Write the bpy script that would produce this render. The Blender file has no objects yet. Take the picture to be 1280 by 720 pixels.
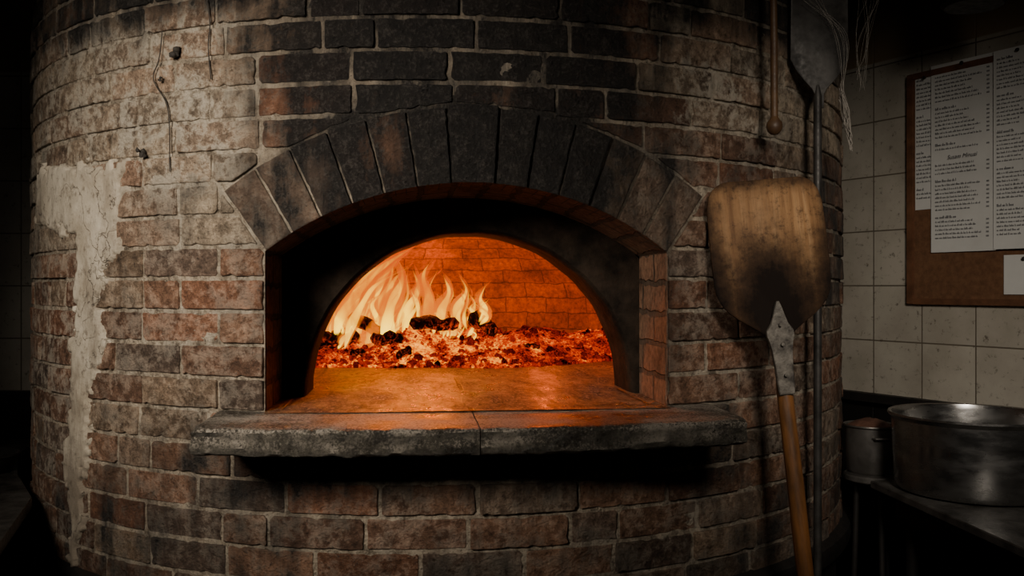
import bpy, math, random
from mathutils import Vector, Matrix, noise
random.seed(7)
R_=math.radians
col=bpy.context.scene.collection
EZ=1.45; F=1150.0
CX,CY,RO=-0.2296,3.342,1.342
ANG=R_(6.2)
def at(px,py,d): return Vector(((px-640)/F*d, d, EZ+(360-py)/F*d))
def sm(x,a,b):
    t=(x-a)/(b-a); t=max(0,min(1,t)); return t*t*(3-2*t)
def nz(x,y,z,s=1.0): return noise.noise(Vector((x*s,y*s,z*s)))
# ------------------------------------------------------------ mesh helpers
class MB:
    def __init__(s): s.v=[];s.f=[];s.at={};s.uv=None
    def add(s,vs,fs,**a):
        b=len(s.v); s.v+= [tuple(p) for p in vs]; s.f+=[tuple(i+b for i in f) for f in fs]
        for k,val in a.items():
            L=s.at.setdefault(k,[])
            while len(L)<b: L.append((0,0,0,1) if k=='Col' else 0.0)
            if isinstance(val,list): L+=val
            else: L+=[val]*len(vs)
    def build(s,name,m,parent=None,smooth=None,uvs=None):
        me=bpy.data.meshes.new(name); me.from_pydata(s.v,[],s.f); me.update()
        for k,L in s.at.items():
            while len(L)<len(s.v): L.append((0,0,0,1) if k=='Col' else 0.0)
            if k=='Col':
                A=me.attributes.new('Col','FLOAT_COLOR','POINT'); A.data.foreach_set('color',[c for t in L for c in t])
            else:
                A=me.attributes.new(k,'FLOAT','POINT'); A.data.foreach_set('value',L)
        if uvs:
            ul=me.uv_layers.new(name='UVMap')
            for lp in me.loops: ul.data[lp.index].uv=uvs[lp.vertex_index]
        if smooth is not None:
            me.shade_smooth()
            if smooth<180: me.set_sharp_from_angle(angle=R_(smooth))
        me.materials.append(m)
        o=bpy.data.objects.new(name,me); col.objects.link(o)
        if parent: o.parent=parent
        return o
def tag(o,label=None,cat=None,group=None,kind=None):
    if label:o['label']=label
    if cat:o['category']=cat
    if group:o['group']=group
    if kind:o['kind']=kind
    return o
def thing(name,label,cat,loc=(0,0,0),rz=0,group=None):
    o=bpy.data.objects.new(name,None); o.empty_display_size=.1; col.objects.link(o); o.location=loc; o.rotation_euler=(0,0,rz)
    return tag(o,label,cat,group)
def prism(poly,z0,z1,bev=.004):
    """polygon in xy (ccw) extruded in z with chamfered rims"""
    n=len(poly); c=Vector((sum(p[0] for p in poly)/n,sum(p[1] for p in poly)/n))
    def ins(p):
        v=Vector(p)-c; l=v.length; return c+v*((l-bev)/l)
    rings=[]
    for zz,i in ((z0,1),(z0+bev,0),(z1-bev,0),(z1,1)):
        rings.append([((ins(p) if i else Vector(p))[0],(ins(p) if i else Vector(p))[1],zz) for p in poly])
    vs=[p for r in rings for p in r]; fs=[]
    for k in range(3):
        for i in range(n):
            j=(i+1)%n; fs.append((k*n+i,k*n+j,(k+1)*n+j,(k+1)*n+i))
    fs.append(tuple(range(n))[::-1]); fs.append(tuple(3*n+i for i in range(n)))
    return vs,fs
def box(x0,x1,y0,y1,z0,z1,bev=.002):
    return prism([(x0,y0),(x1,y0),(x1,y1),(x0,y1)],z0,z1,bev)
def lathe(prof,n=48,c=(0,0,0)):
    vs=[];fs=[];m=len(prof)
    for i in range(n):
        a=2*math.pi*i/n
        for r,z in prof: vs.append((c[0]+r*math.cos(a),c[1]+r*math.sin(a),c[2]+z))
    for i in range(n):
        j=(i+1)%n
        for k in range(m-1): fs.append((i*m+k,j*m+k,j*m+k+1,i*m+k+1))
    return vs,fs
def tube(pts,rad,n=10,ell=1.0,jit=0,caps=True):
    pts=[Vector(p) for p in pts]; vs=[];fs=[]
    if not isinstance(rad,(list,tuple)): rad=[rad]*len(pts)
    up=Vector((0,1,0))
    for i,p in enumerate(pts):
        t=(pts[min(i+1,len(pts)-1)]-pts[max(i-1,0)]).normalized()
        u=up if abs(t.dot(up))<.95 else Vector((1,0,0))
        a=t.cross(u).normalized(); b=t.cross(a).normalized()
        for k in range(n):
            an=2*math.pi*k/n; r=rad[i]*(1+random.uniform(-jit,jit))
            vs.append(p+a*math.cos(an)*r+b*math.sin(an)*r*ell)
    for i in range(len(pts)-1):
        for k in range(n):
            l=(k+1)%n; fs.append((i*n+k,i*n+l,(i+1)*n+l,(i+1)*n+k))
    if caps:
        fs.append(tuple(range(n))[::-1]); fs.append(tuple((len(pts)-1)*n+k for k in range(n)))
    return vs,fs
# ------------------------------------------------------------ materials
class NT:
    def __init__(s,name):
        s.m=bpy.data.materials.new(name); s.m.use_nodes=True; s.t=s.m.node_tree; s.t.nodes.clear()
        s.out=s.t.nodes.new('ShaderNodeOutputMaterial')
    def n(s,typ,props=None,**ins):
        x=s.t.nodes.new('ShaderNode'+typ)
        for k,v in (props or {}).items(): setattr(x,k,v)
        for k,v in ins.items():
            key=k.replace('_',' ')
            try: tgt=x.inputs[key]
            except Exception:
                tgt=x.inputs[int(k[1:])]
            s.set(tgt,v)
        return x
    def set(s,tgt,v):
        if isinstance(v,bpy.types.NodeSocket): s.t.links.new(v,tgt)
        elif isinstance(v,bpy.types.Node): s.t.links.new(v.outputs[0],tgt)
        else:
            if isinstance(v,(tuple,list)) and len(v)==3 and tgt.type=='RGBA': v=(*v,1)
            tgt.default_value=v
    def math(s,op,a,b=0.0,c=0.0,clamp=False):
        x=s.t.nodes.new('ShaderNodeMath'); x.operation=op; x.use_clamp=clamp
        s.set(x.inputs[0],a); s.set(x.inputs[1],b); s.set(x.inputs[2],c); return x.outputs[0]
    def mix(s,f,a,b,mode='MIX'):
        x=s.t.nodes.new('ShaderNodeMix'); x.data_type='RGBA'; x.blend_type=mode
        s.set(x.inputs[0],f); s.set(x.inputs[6],a); s.set(x.inputs[7],b); return x.outputs[2]
    def ramp(s,f,stops,interp='LINEAR'):
        x=s.t.nodes.new('ShaderNodeValToRGB'); s.set(x.inputs[0],f); e=x.color_ramp.elements; x.color_ramp.interpolation=interp
        while len(e)<len(stops): e.new(.5)
        for q,(p,c) in zip(e,stops):
            q.position=p; q.color=(*c,1) if len(c)==3 else c
        return x.outputs[0]
    def noise(s,vec,scale,detail=6,rough=.6,dist=0):
        return s.n('TexNoise',None,Vector=vec,Scale=scale,Detail=detail,Roughness=rough,Distortion=dist).outputs[0]
    def obj(s): return s.n('TexCoord').outputs['Object']
    def attr(s,name):
        x=s.n('Attribute'); x.attribute_name=name; return x
    def mapr(s,v,a,b,c=0,d=1):
        return s.n('MapRange',None,Value=v,From_Min=a,From_Max=b,To_Min=c,To_Max=d).outputs[0]
    def bump(s,h,st=.5,dist=.01,normal=None):
        x=s.n('Bump',None,Height=h,Strength=st,Distance=dist)
        if normal: s.set(x.inputs['Normal'],normal)
        return x.outputs[0]
    def surf(s,base,rough=.8,metal=0,normal=None,spec=None,**k):
        p=s.n('BsdfPrincipled',None,Base_Color=base,Roughness=rough,Metallic=metal,**k)
        if normal: s.set(p.inputs['Normal'],normal)
        if spec is not None: p.inputs['Specular IOR Level'].default_value=spec
        s.t.links.new(p.outputs[0],s.out.inputs[0]); return s.m
def plain(name,c1,c2,rough=.7,metal=0,scale=20,bump=.3,bd=.003,stretch=None,spec=None):
    t=NT(name); v=t.obj()
    if stretch: v=t.n('Mapping',None,Vector=v,Scale=stretch).outputs[0]
    n1=t.noise(v,scale,8); n2=t.noise(v,scale*6,4)
    c=t.mix(t.mapr(n1,.35,.65),c1,c2)
    return t.surf(c,t.mapr(n2,.3,.7,max(0,rough-.12),min(1,rough+.12)),metal,t.bump(t.math('ADD',n1,t.math('MULTIPLY',n2,.4)),bump,bd),spec)
def masonry(name,bump=.8):
    t=NT(name); v=t.obj()
    nA=t.noise(v,9,8,.65); nB=t.noise(v,38,9,.72); nC=t.noise(v,150,6,.75); nL=t.noise(v,3.2,5,.6)
    base=t.attr('Col').outputs['Color']
    c=t.mix(1.0,base,t.ramp(nB,[(.3,(.22,.205,.19)),(.5,(.95,.95,.95)),(.7,(1.9,1.83,1.72))]),'MULTIPLY')
    c=t.mix(t.mapr(nA,.52,.7,0,.65),c,(.055,.038,.028))
    c=t.mix(t.mapr(nC,.55,.66,0,.8),c,(.03,.022,.018))
    lim=t.math('MULTIPLY',t.attr('lime').outputs['Fac'],t.mapr(t.math('ADD',nB,t.math('MULTIPLY',nA,.7)),.81,.95,0,1))
    c=t.mix(lim,c,(.66,.59,.48))
    st=t.noise(t.n('Mapping',None,Vector=v,Scale=(1,1,.18)).outputs[0],14,6,.65)
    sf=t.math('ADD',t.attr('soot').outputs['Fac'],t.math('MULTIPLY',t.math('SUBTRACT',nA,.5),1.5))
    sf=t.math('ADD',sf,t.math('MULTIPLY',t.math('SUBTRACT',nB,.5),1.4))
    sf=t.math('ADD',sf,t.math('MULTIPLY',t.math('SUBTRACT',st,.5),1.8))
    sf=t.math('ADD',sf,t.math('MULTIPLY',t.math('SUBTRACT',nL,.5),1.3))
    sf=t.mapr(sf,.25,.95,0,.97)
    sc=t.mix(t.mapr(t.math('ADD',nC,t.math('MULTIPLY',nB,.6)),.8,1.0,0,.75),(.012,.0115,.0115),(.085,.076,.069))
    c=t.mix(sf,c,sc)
    vor=t.n('TexVoronoi',None,Vector=v,Scale=60.0).outputs[0]
    h=t.math('ADD',t.math('MULTIPLY',nB,1.4),t.math('ADD',t.math('MULTIPLY',nC,1.0),t.math('MULTIPLY',t.mapr(vor,0,.3),.4)))
    h=t.math('ADD',h,t.math('MULTIPLY',nA,.4))
    return t.surf(c,t.mapr(sf,0,1,.85,.55),0,t.bump(h,bump,.012),.4)
M_brick=masonry('brick_material',1.0)
M_mortar=masonry('mortar_material',1.0)
def uvbrick(name,c1,c2,mort,w,h,ms=.008,soot=(.02,.015,.012),sootlo=.45,rough=.85,bs=.9,sa=.85):
    t=NT(name); uv=t.n('TexCoord').outputs['UV']; v=t.obj()
    wob=t.n('TexNoise',None,Vector=v,Scale=14.0,Detail=3.0).outputs[1]
    wv=t.n('VectorMath',{'operation':'SCALE'},v0=wob); wv.inputs['Scale'].default_value=.03
    uv2=t.n('VectorMath',{'operation':'ADD'},v0=uv,v1=wv.outputs[0]).outputs[0]
    b=t.n('TexBrick',{'offset':.5},Vector=uv2,Color1=c1,Color2=c2,Mortar=mort,Scale=1.0,Mortar_Size=ms,Mortar_Smooth=.4,Bias=0.0,Brick_Width=w,Row_Height=h)
    nA=t.noise(v,7,7); nB=t.noise(v,60,8,.7)
    c=t.mix(1.0,b.outputs[0],t.ramp(nB,[(.3,(.4,.4,.4)),(.7,(1.4,1.4,1.4))]),'MULTIPLY')
    c=t.mix(t.mapr(nA,sootlo,sootlo+.25,0,sa),c,soot)
    hh=t.math('ADD',t.math('MULTIPLY',b.outputs[1],-1.0),t.math('MULTIPLY',nB,.9))
    return t.surf(c,rough,0,t.bump(hh,bs,.006),.2)
M_dome=uvbrick('dome_brick',(.32,.185,.105),(.23,.13,.074),(.13,.075,.045),.2,.072,.0035,sootlo=.46,bs=.5,sa=.65)
M_recess=uvbrick('recess_brick',(.36,.20,.125),(.26,.15,.095),(.15,.105,.075),.22,.0745,sootlo=.52)
def hearth():
    t=NT('hearth_stone'); uv=t.n('TexCoord').outputs['UV']; v=t.obj()
    b=t.n('TexBrick',{'offset':.5},Vector=uv,Color1=(.30,.22,.14),Color2=(.22,.16,.105),Mortar=(.012,.008,.006),Scale=1.0,Mortar_Size=.006,Mortar_Smooth=.3,Bias=0.0,Brick_Width=.84,Row_Height=.36)
    mp=t.n('Mapping',None,Vector=v,Scale=(1,.4,1)).outputs[0]
    nA=t.noise(mp,9,9,.72); nB=t.noise(mp,34,9,.75); nC=t.noise(mp,130,5,.7)
    c=t.mix(t.mapr(nA,.43,.57,0,.85),b.outputs[0],(.045,.03,.022))
    c=t.mix(t.mapr(nB,.49,.58,0,.85),c,(.018,.012,.01))
    c=t.mix(t.mapr(t.math('ADD',nC,t.math('MULTIPLY',nA,.6)),.85,.96,0,.75),c,(.5,.42,.33))
    h=t.math('ADD',t.math('MULTIPLY',b.outputs[1],-1),t.math('ADD',t.math('MULTIPLY',nB,1.5),t.math('ADD',t.math('MULTIPLY',nC,.7),nA)))
    return t.surf(c,t.mapr(nA,.4,.6,.26,.6),0,t.bump(h,1.0,.010))
M_hearth=hearth()
M_panel=plain('sooty_render',(.010,.008,.0065),(.040,.028,.020),.95,0,14,.9,.010,None,.08)
def stone():
    t=NT('ledge_stone'); v=t.obj()
    nA=t.noise(v,6,8,.65); nB=t.noise(v,50,9,.75); nC=t.noise(v,190,5,.75)
    up=t.n('SeparateXYZ',None,Vector=t.n('NewGeometry').outputs['Normal']).outputs[2]
    c=t.mix(t.mapr(nA,.35,.65),(.06,.054,.043),(.15,.135,.105))
    c=t.mix(t.mapr(nB,.42,.6,0,.85),c,(.022,.02,.017))
    ash=t.math('MULTIPLY',t.mapr(t.math('ADD',nC,t.math('MULTIPLY',nA,.8)),.84,.98,0,.85),t.mapr(up,-.1,.6,.12,1))
    c=t.mix(ash,c,(.56,.5,.42))
    return t.surf(c,t.mapr(nA,.35,.65,.24,.58),0,t.bump(t.math('ADD',nB,t.math('MULTIPLY',nC,.4)),1.0,.011))
M_stone=stone()
def plaster():
    t=NT('old_plaster'); v=t.obj()
    nA=t.noise(v,6,9,.72); nB=t.noise(v,40,9,.75); nD=t.noise(t.n('Mapping',None,Vector=v,Scale=(1,1,.3)).outputs[0],13,7,.7)
    z=t.n('SeparateXYZ',None,Vector=v).outputs[2]
    c=t.mix(t.mapr(nA,.42,.66),(.58,.52,.42),(.36,.305,.23))
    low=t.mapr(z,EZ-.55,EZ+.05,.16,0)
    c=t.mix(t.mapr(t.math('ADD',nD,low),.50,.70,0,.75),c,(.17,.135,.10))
    c=t.mix(t.mapr(nB,.53,.65,0,.75),c,(.12,.095,.07))
    cr=t.n('TexVoronoi',{'feature':'DISTANCE_TO_EDGE'},Vector=t.n('VectorMath',{'operation':'ADD'},v0=v,v1=t.n('VectorMath',{'operation':'MULTIPLY'},v0=t.n('TexNoise',None,Vector=v,Scale=7.0,Detail=6.0).outputs[1],v1=(.5,.5,.5)).outputs[0]).outputs[0],Scale=2.2).outputs[0]
    ck=t.math('MULTIPLY',t.mapr(cr,0,.007,.8,0),t.mapr(nA,.42,.55,0,1))
    c=t.mix(ck,c,(.06,.045,.035))
    return t.surf(c,.9,0,t.bump(t.math('ADD',t.math('MULTIPLY',nB,.8),t.math('ADD',nA,t.math('MULTIPLY',ck,-.8))),.7,.008))
M_plaster=plaster()
def ember_mat():
    t=NT('glowing_ember'); v=t.obj()
    heat=t.attr('glow').outputs['Fac']
    n1=t.noise(v,13,5,.7); n2=t.noise(v,110,3)
    e=t.math('MULTIPLY',heat,t.mapr(t.math('ADD',n1,t.math('MULTIPLY',n2,.5)),.57,.93,0,1.1))
    colr=t.ramp(e,[(0,(1,.012,.0)),(.45,(1,.034,.0)),(.8,(1,.10,.0)),(1,(1,.28,.001))])
    st=t.math('MULTIPLY',t.math('POWER',e,1.4),1.45)
    p=t.n('BsdfPrincipled',None,Base_Color=(.002,.001,.0008),Roughness=1.0,Emission_Color=colr,Emission_Strength=st)
    p.inputs['Specular IOR Level'].default_value=0
    t.set(p.inputs['Normal'],t.bump(n2,.8,.004))
    t.t.links.new(p.outputs[0],t.out.inputs[0]); return t.m
M_ember=ember_mat()
def log_mat():
    t=NT('charred_wood'); v=t.obj()
    n1=t.noise(v,22,7,.75,1.5); n2=t.noise(v,70,5,.7)
    z=t.n('SeparateXYZ',None,Vector=v).outputs[2]
    g=t.math('MULTIPLY',t.mapr(t.math('ADD',n1,t.math('MULTIPLY',n2,.4)),.70,.85,0,1),t.mapr(z,-.02,.015,1,.15))
    p=t.n('BsdfPrincipled',None,Base_Color=(.016,.009,.006),Roughness=.95,Emission_Color=(1,.06,.0),Emission_Strength=t.math('MULTIPLY',g,1.2))
    p.inputs['Specular IOR Level'].default_value=.1
    t.set(p.inputs['Normal'],t.bump(t.math('ADD',n2,n1),1.0,.008))
    t.t.links.new(p.outputs[0],t.out.inputs[0]); return t.m
M_log=log_mat()
def flame_mat(name,cols,s0,s1,lo,ab):
    t=NT(name); v=t.obj()
    sep=t.n('SeparateXYZ',None,Vector=v)
    mp=t.n('Mapping',None,Vector=v,Scale=(1.6,1.6,.55)).outputs[0]
    nn=t.noise(mp,18,3,.55,1.0)
    h=t.mapr(sep.outputs[2],EZ-.24,EZ+.16,0,1)
    c=t.ramp(h,cols)
    k=t.mapr(nn,.36,.6,lo,1)
    st=t.math('MULTIPLY',k,t.mapr(h,0,1,s0,s1))
    e=t.n('Emission',None,Color=c,Strength=st)
    a=t.n('VolumeAbsorption',None,Color=(0,0,0),Density=t.math('MULTIPLY',k,ab))
    s=t.n('AddShader'); t.t.links.new(e.outputs[0],s.inputs[0]); t.t.links.new(a.outputs[0],s.inputs[1])
    t.t.links.new(s.outputs[0],t.out.inputs['Volume'])
    try: t.m.cycles.volume_step_rate=.25
    except Exception: pass
    return t.m
M_flame=flame_mat('flame_volume',[(0,(1,.22,.0)),(.5,(1,.17,.0)),(1,(1,.10,.0))],120,80,.35,84)
M_core=flame_mat('flame_core_volume',[(0,(1,.70,.06)),(.3,(1,.55,.004)),(.6,(1,.43,.0)),(1,(1,.30,.0))],720,190,.45,165)
def tile():
    t=NT('wall_tile'); v=t.obj(); s=t.n('SeparateXYZ',None,Vector=v)
    cv=t.n('CombineXYZ',None,X=t.math('ADD',s.outputs[0],3.9-.1855),Y=t.math('ADD',s.outputs[2],-(EZ+.008)+3.9)).outputs[0]
    b=t.n('TexBrick',{'offset':0.0},Vector=cv,Color1=(.60,.56,.47),Color2=(.53,.49,.41),Mortar=(.17,.145,.11),Scale=1.0,Mortar_Size=.0028,Mortar_Smooth=.3,Bias=0.0,Brick_Width=.195,Row_Height=.195)
    nA=t.noise(v,3,7); nB=t.noise(v,40,8,.75)
    c=t.mix(t.mapr(nA,.4,.7,0,.6),b.outputs[0],(.2,.16,.115))
    c=t.mix(t.mapr(nB,.56,.66,0,.85),c,(.1,.078,.056))
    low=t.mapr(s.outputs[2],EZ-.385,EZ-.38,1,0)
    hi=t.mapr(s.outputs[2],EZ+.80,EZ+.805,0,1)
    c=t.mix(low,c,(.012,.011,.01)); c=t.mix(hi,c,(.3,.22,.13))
    return t.surf(c,t.mapr(nA,.3,.7,.35,.6),0,t.bump(t.math('ADD',t.math('MULTIPLY',b.outputs[1],-1),t.math('MULTIPLY',nB,.15)),.5,.004))
M_tile=tile()
def peelwood():
    t=NT('scorched_peel_wood'); v=t.obj(); s=t.n('SeparateXYZ',None,Vector=v)
    mp=t.n('Mapping',None,Vector=v,Scale=(1,1,.06)).outputs[0]
    g=t.noise(mp,60,8,.65,.4); g2=t.noise(mp,240,5,.6); nA=t.noise(v,9,7,.6); nB=t.noise(v,60,8,.75)
    c=t.ramp(g,[(.3,(.18,.088,.036)),(.5,(.36,.195,.085)),(.7,(.48,.285,.14))])
    c=t.mix(t.mapr(g2,.5,.7,0,.45),c,(.13,.066,.032))
    c=t.mix(t.mapr(nA,.42,.65,0,.5),c,(.15,.077,.036))
    c=t.mix(t.mapr(nB,.53,.66,0,.7),c,(.06,.034,.02))
    ax=t.math('ABSOLUTE',s.outputs[0])
    e1=t.mapr(ax,.094,.134,0,1.2)
    e2=t.mapr(s.outputs[2],1.675,1.712,0,1.1)
    dz=t.math('SUBTRACT',s.outputs[2],1.41)
    dd=t.math('SQRT',t.math('ADD',t.math('POWER',t.math('DIVIDE',s.outputs[0],.18),2.0),t.math('POWER',t.math('DIVIDE',dz,.24),2.0)))
    e3=t.mapr(dd,.2,1.05,2.2,0)
    e=t.math('ADD',t.math('MAXIMUM',e1,e2),e3)
    e=t.math('ADD',e,t.math('MULTIPLY',t.math('SUBTRACT',nA,.5),1.4))
    e=t.math('ADD',e,t.math('MULTIPLY',t.math('SUBTRACT',nB,.5),1.0))
    e=t.math('ADD',e,t.math('MULTIPLY',t.math('SUBTRACT',g,.5),.8))
    c=t.mix(t.mapr(e,.1,1.3,0,.85),c,(.06,.03,.015))
    sc=t.mapr(e,.6,1.9,0,.97)
    c=t.mix(sc,c,(.009,.006,.005))
    return t.surf(c,t.mapr(sc,0,1,.6,.9),0,t.bump(t.math('ADD',g,t.math('MULTIPLY',nB,.4)),.5,.003),.2)
M_peel=peelwood()
M_handle=plain('handle_wood',(.36,.145,.040),(.09,.040,.015),.5,0,26,.6,.003,(1,1,.18))
M_socket=plain('worn_grey_metal',(.23,.21,.18),(.045,.038,.032),.65,.2,36,1.0,.004)
M_steel=plain('brushed_steel',(.36,.35,.34),(.32,.315,.305),.27,.97,2,.0,.001,(1,1,3))
M_dirty=plain('dirty_pot_steel',(.17,.16,.15),(.09,.083,.075),.45,.6,10,.1,.001)
M_dsteel=plain('dull_dark_steel',(.08,.075,.07),(.03,.028,.026),.55,.5,14,.3,.002)
M_black=plain('blackened_iron',(.02,.019,.018),(.035,.03,.027),.6,.4,10,.4,.003)
M_rod=plain('dark_wood_rod',(.13,.068,.028),(.06,.03,.015),.55,0,20,.3,.002)
M_counter=plain('greasy_counter',(.12,.113,.105),(.03,.028,.025),.42,.2,14,.4,.003)
M_cork=plain('cork',(.22,.105,.05),(.14,.065,.03),.9,0,60,.4,.002)
M_frame=plain('board_frame_wood',(.22,.1,.05),(.12,.055,.03),.5,0,25,.2,.001)
M_paper=plain('old_paper',(.84,.84,.81),(.72,.72,.69),.85,0,5,.1,.001)
M_ink=plain('ink',(.12,.12,.13),(.18,.18,.19),.8,0,50,0,.001)
M_web=plain('cobweb_fibre',(.34,.31,.27),(.2,.18,.155),.95,0,60,.2,.001)
M_floor=plain('dark_floor',(.03,.027,.024),(.055,.05,.045),.5,0,4,.3,.003)
M_ceil=plain('dark_ceiling',(.03,.027,.024),(.045,.04,.035),.9,0,4,.2,.003)
M_food=plain('reddish_food',(.18,.085,.055),(.10,.045,.03),.7,0,60,.6,.004)
M_cord=plain('greasy_cord',(.02,.016,.013),(.035,.03,.025),.8,0,60,.3,.001)
# ------------------------------------------------------------ oven
oven=thing('brick_oven','big round sooty brick pizza oven with arched mouth and stone ledge','oven',(CX,CY,0),ANG)
ca,sa=math.cos(ANG),math.sin(ANG)
def w2l(p):
    x,y=p[0]-CX,p[1]-CY
    return Vector((x*ca+y*sa,-x*sa+y*ca,p[2]))
def cyl(s,z,h=0):
    th=s/RO; return ((RO+h)*math.sin(th),-(RO+h)*math.cos(th),z+EZ)
def hit(px,py,Rr=RO):
    dx=(px-640)/F
    a=dx*dx+1; b=-2*(dx*CX+CY); c=CX*CX+CY*CY-Rr*Rr
    disc=max(0,b*b-4*a*c); d=(-b-math.sqrt(disc))/(2*a)
    w=Vector((dx*d,d,0)); l=w2l(w)
    return math.atan2(l.x,-l.y)*RO,(360-py)/F*d
HW=.456; ZS=.081; ZCR=.2296; RA=.776; ZC=ZCR-RA; RB=.941; ZF=-.275; AS=math.asin(HW/RA)
def arcz(x,r=RA): return ZC+math.sqrt(max(0,r*r-x*x))
def soot_shade_f(s,z):  # real soot around the arch and top, plus shade painted into the colour
    x=RO*math.sin(s/RO); v=0
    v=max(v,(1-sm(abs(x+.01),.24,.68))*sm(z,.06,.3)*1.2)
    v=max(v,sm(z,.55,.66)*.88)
    v=max(v,.58*(1-sm(abs(z+.39),.05,.14))*(1-sm(abs(x),.55,.8)))  # shadow under the ledge, painted into the brick colour
    v=max(v,.42*sm(abs(x),.85,1.25))  # light falloff toward the oven's sides, painted as darker colour
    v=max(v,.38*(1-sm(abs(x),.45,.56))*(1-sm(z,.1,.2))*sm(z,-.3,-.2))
    v=max(v,.40*(1-sm(z,-.6,-.35)))  # dimmer light low on the wall, put into the colour
    if x>.5: v=max(v,.5*sm(z,-.1,.0)*sm(x,.5,.7)*(1-sm(z,.33,.4)))  # darker stretch of the right wall at peel blade height
    v+= .3*nz(x*3,z*3,1.7)
    return max(0,min(1.35,v))
def lime_f(s,z):
    x=RO*math.sin(s/RO)
    v=(1-sm(x,-.60,-.36))*sm(z,.1,.3)*.9
    v=max(v,.85*(1-sm(abs(x-.60),.12,.24))*(1-sm(abs(z-.46),.06,.12)))
    v=max(v,.6*(1-sm(x,-1.0,-.8)))
    v=max(v,.3)
    return v
pal=[(.28,.15,.092),(.32,.178,.11),(.24,.13,.082),(.32,.22,.145),(.20,.135,.098),(.29,.152,.09),(.26,.18,.125),(.34,.155,.085)]
def bcol(s,z):
    c=random.choice(pal); k=random.uniform(.65,1.2)
    x=RO*math.sin(s/RO)
    if (x<-.38 and z>.10) or (x>.45 and z>.38):
        m=random.uniform(.3,.85); c=tuple(a*(1-m)+b*m for a,b in zip(c,(.50,.41,.30))); k=random.uniform(.7,1.2)
    return (c[0]*k,c[1]*k,c[2]*k,1)
def clip(poly,n,c):
    out=[]
    for i in range(len(poly)):
        p,q=poly[i],poly[(i+1)%len(poly)]
        fp=p[0]*n[0]+p[1]*n[1]-c; fq=q[0]*n[0]+q[1]*n[1]-c
        if fp>=0: out.append(p)
        if fp*fq<0:
            t=fp/(fp-fq); out.append((p[0]+(q[0]-p[0])*t,p[1]+(q[1]-p[1])*t))
    return out
def area(p): return .5*abs(sum(p[i][0]*p[(i+1)%len(p)][1]-p[(i+1)%len(p)][0]*p[i][1] for i in range(len(p)))) if len(p)>2 else 0
def resample(poly,step=.013,jit=.0009):
    out=[];n=len(poly); sd=random.uniform(0,99)
    for i in range(n):
        p=Vector(poly[i]);q=Vector(poly[(i+1)%n]);L=(q-p).length
        if L<.002: continue
        k=max(2,int(L/step)); nrm=Vector((q.y-p.y,p.x-q.x))/L
        for j in range(k):
            t=(j+(.12 if j==0 else 0))/k
            d=nz(t*L*65,sd,i*3.3)*jit*2.4
            if nz(t*L*40,sd+7,i*5.1)>.38: d-=.0036
            pt=p+(q-p)*t+nrm*d
            if j==0:
                cc=random.choice((.0015,.002,.003,.007))
                prev=Vector(poly[i-1]); d1=(prev-p).normalized()*cc; d2=(q-p).normalized()*cc
                if (prev-p).length>.015: out.append(p+d1+Vector((random.uniform(-1,1),random.uniform(-1,1)))*.0007)
                out.append(p+d2); continue
            out.append(pt)
    return out
walls=MB()
def add_brick(poly,mapf,proud,cl,deep=-.014,lim=None):
    pts=resample(poly)
    if len(pts)<4: return
    n=len(pts); c=Vector((0,0))
    for p in pts: c+=p
    c/=n; tx,tz=random.uniform(-.025,.025),random.uniform(-.06,.06)
    vs=[];so=[];li=[]
    def put(p,h):
        vs.append(mapf(p.x,p.y,h)); so.append(soot_shade_f(p.x,p.y)); li.append(lime_f(p.x,p.y) if lim is None else lim)
    inn=[]
    for p in pts:
        v=p-c; inn.append(c+Vector((v.x*(1-.0018/max(abs(v.x),.02)) if abs(v.x)>.012 else v.x, v.y*(1-.0018/max(abs(v.y),.015)) if abs(v.y)>.01 else v.y)))
    for p in pts: put(p,deep)
    for p in pts: put(p,proud-.0022+tx*(p.x-c.x)+tz*(p.y-c.y))
    for p in inn: put(p,proud+tx*(p.x-c.x)+tz*(p.y-c.y)+random.uniform(-.0007,.0004))
    in2=[c+(p-c)*.6 for p in inn]
    for p in in2: put(p,proud+tx*(p.x-c.x)+tz*(p.y-c.y)+random.uniform(-.0012,.0008))
    put(c,proud+random.uniform(-.001,.001))
    fs=[]
    for k in range(3):
        for i in range(n):
            j=(i+1)%n; fs.append((k*n+i,k*n+j,(k+1)*n+j,(k+1)*n+i))
    for i in range(n): fs.append((3*n+i,3*n+(i+1)%n,4*n))
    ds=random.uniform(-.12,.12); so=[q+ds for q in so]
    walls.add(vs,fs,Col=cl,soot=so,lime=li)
# course lines
lines=[.022+.071*k for k in range(0,16)]
low=[.022-.0745*k for k in range(1,11)][::-1]
zl=low+lines
def s2x(s): return RO*math.sin(s/RO)
def x2s(x): return RO*math.asin(max(-1,min(1,x/RO)))
SHW=x2s(HW)
SMAX=RO*R_(96)
def cut(s0,s1,z0,z1):
    g=.0050
    poly=[(s0+g,z0+g),(s1-g,z0+g),(s1-g,z1-g),(s0+g,z1-g)]
    mid=((s0+s1)/2,(z0+z1)/2)
    if min(abs(s0),abs(s1))>.8 or z0>.42 or z1<ZF+.002: return poly
    P=[(s2x(a),b) for a,b in poly]
    sgn=1 if mid[0]>=0 else -1
    mx=s2x(mid[0]); v=Vector((mx,mid[1]-ZC)).normalized()
    A=clip(P,(v.x,v.y),v.x*0+v.y*ZC+RB+.007)
    nb=(sgn*math.cos(AS),-math.sin(AS))
    B=clip(P,nb,nb[1]*ZC+.006) if z1>ZS else P
    B=clip(B,(sgn,0),HW+.001)
    best=A if (area(A)>area(B) and z1>.16) else B
    if area(best)<.0006: return None
    return [(x2s(a),b) for a,b in best]
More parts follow.
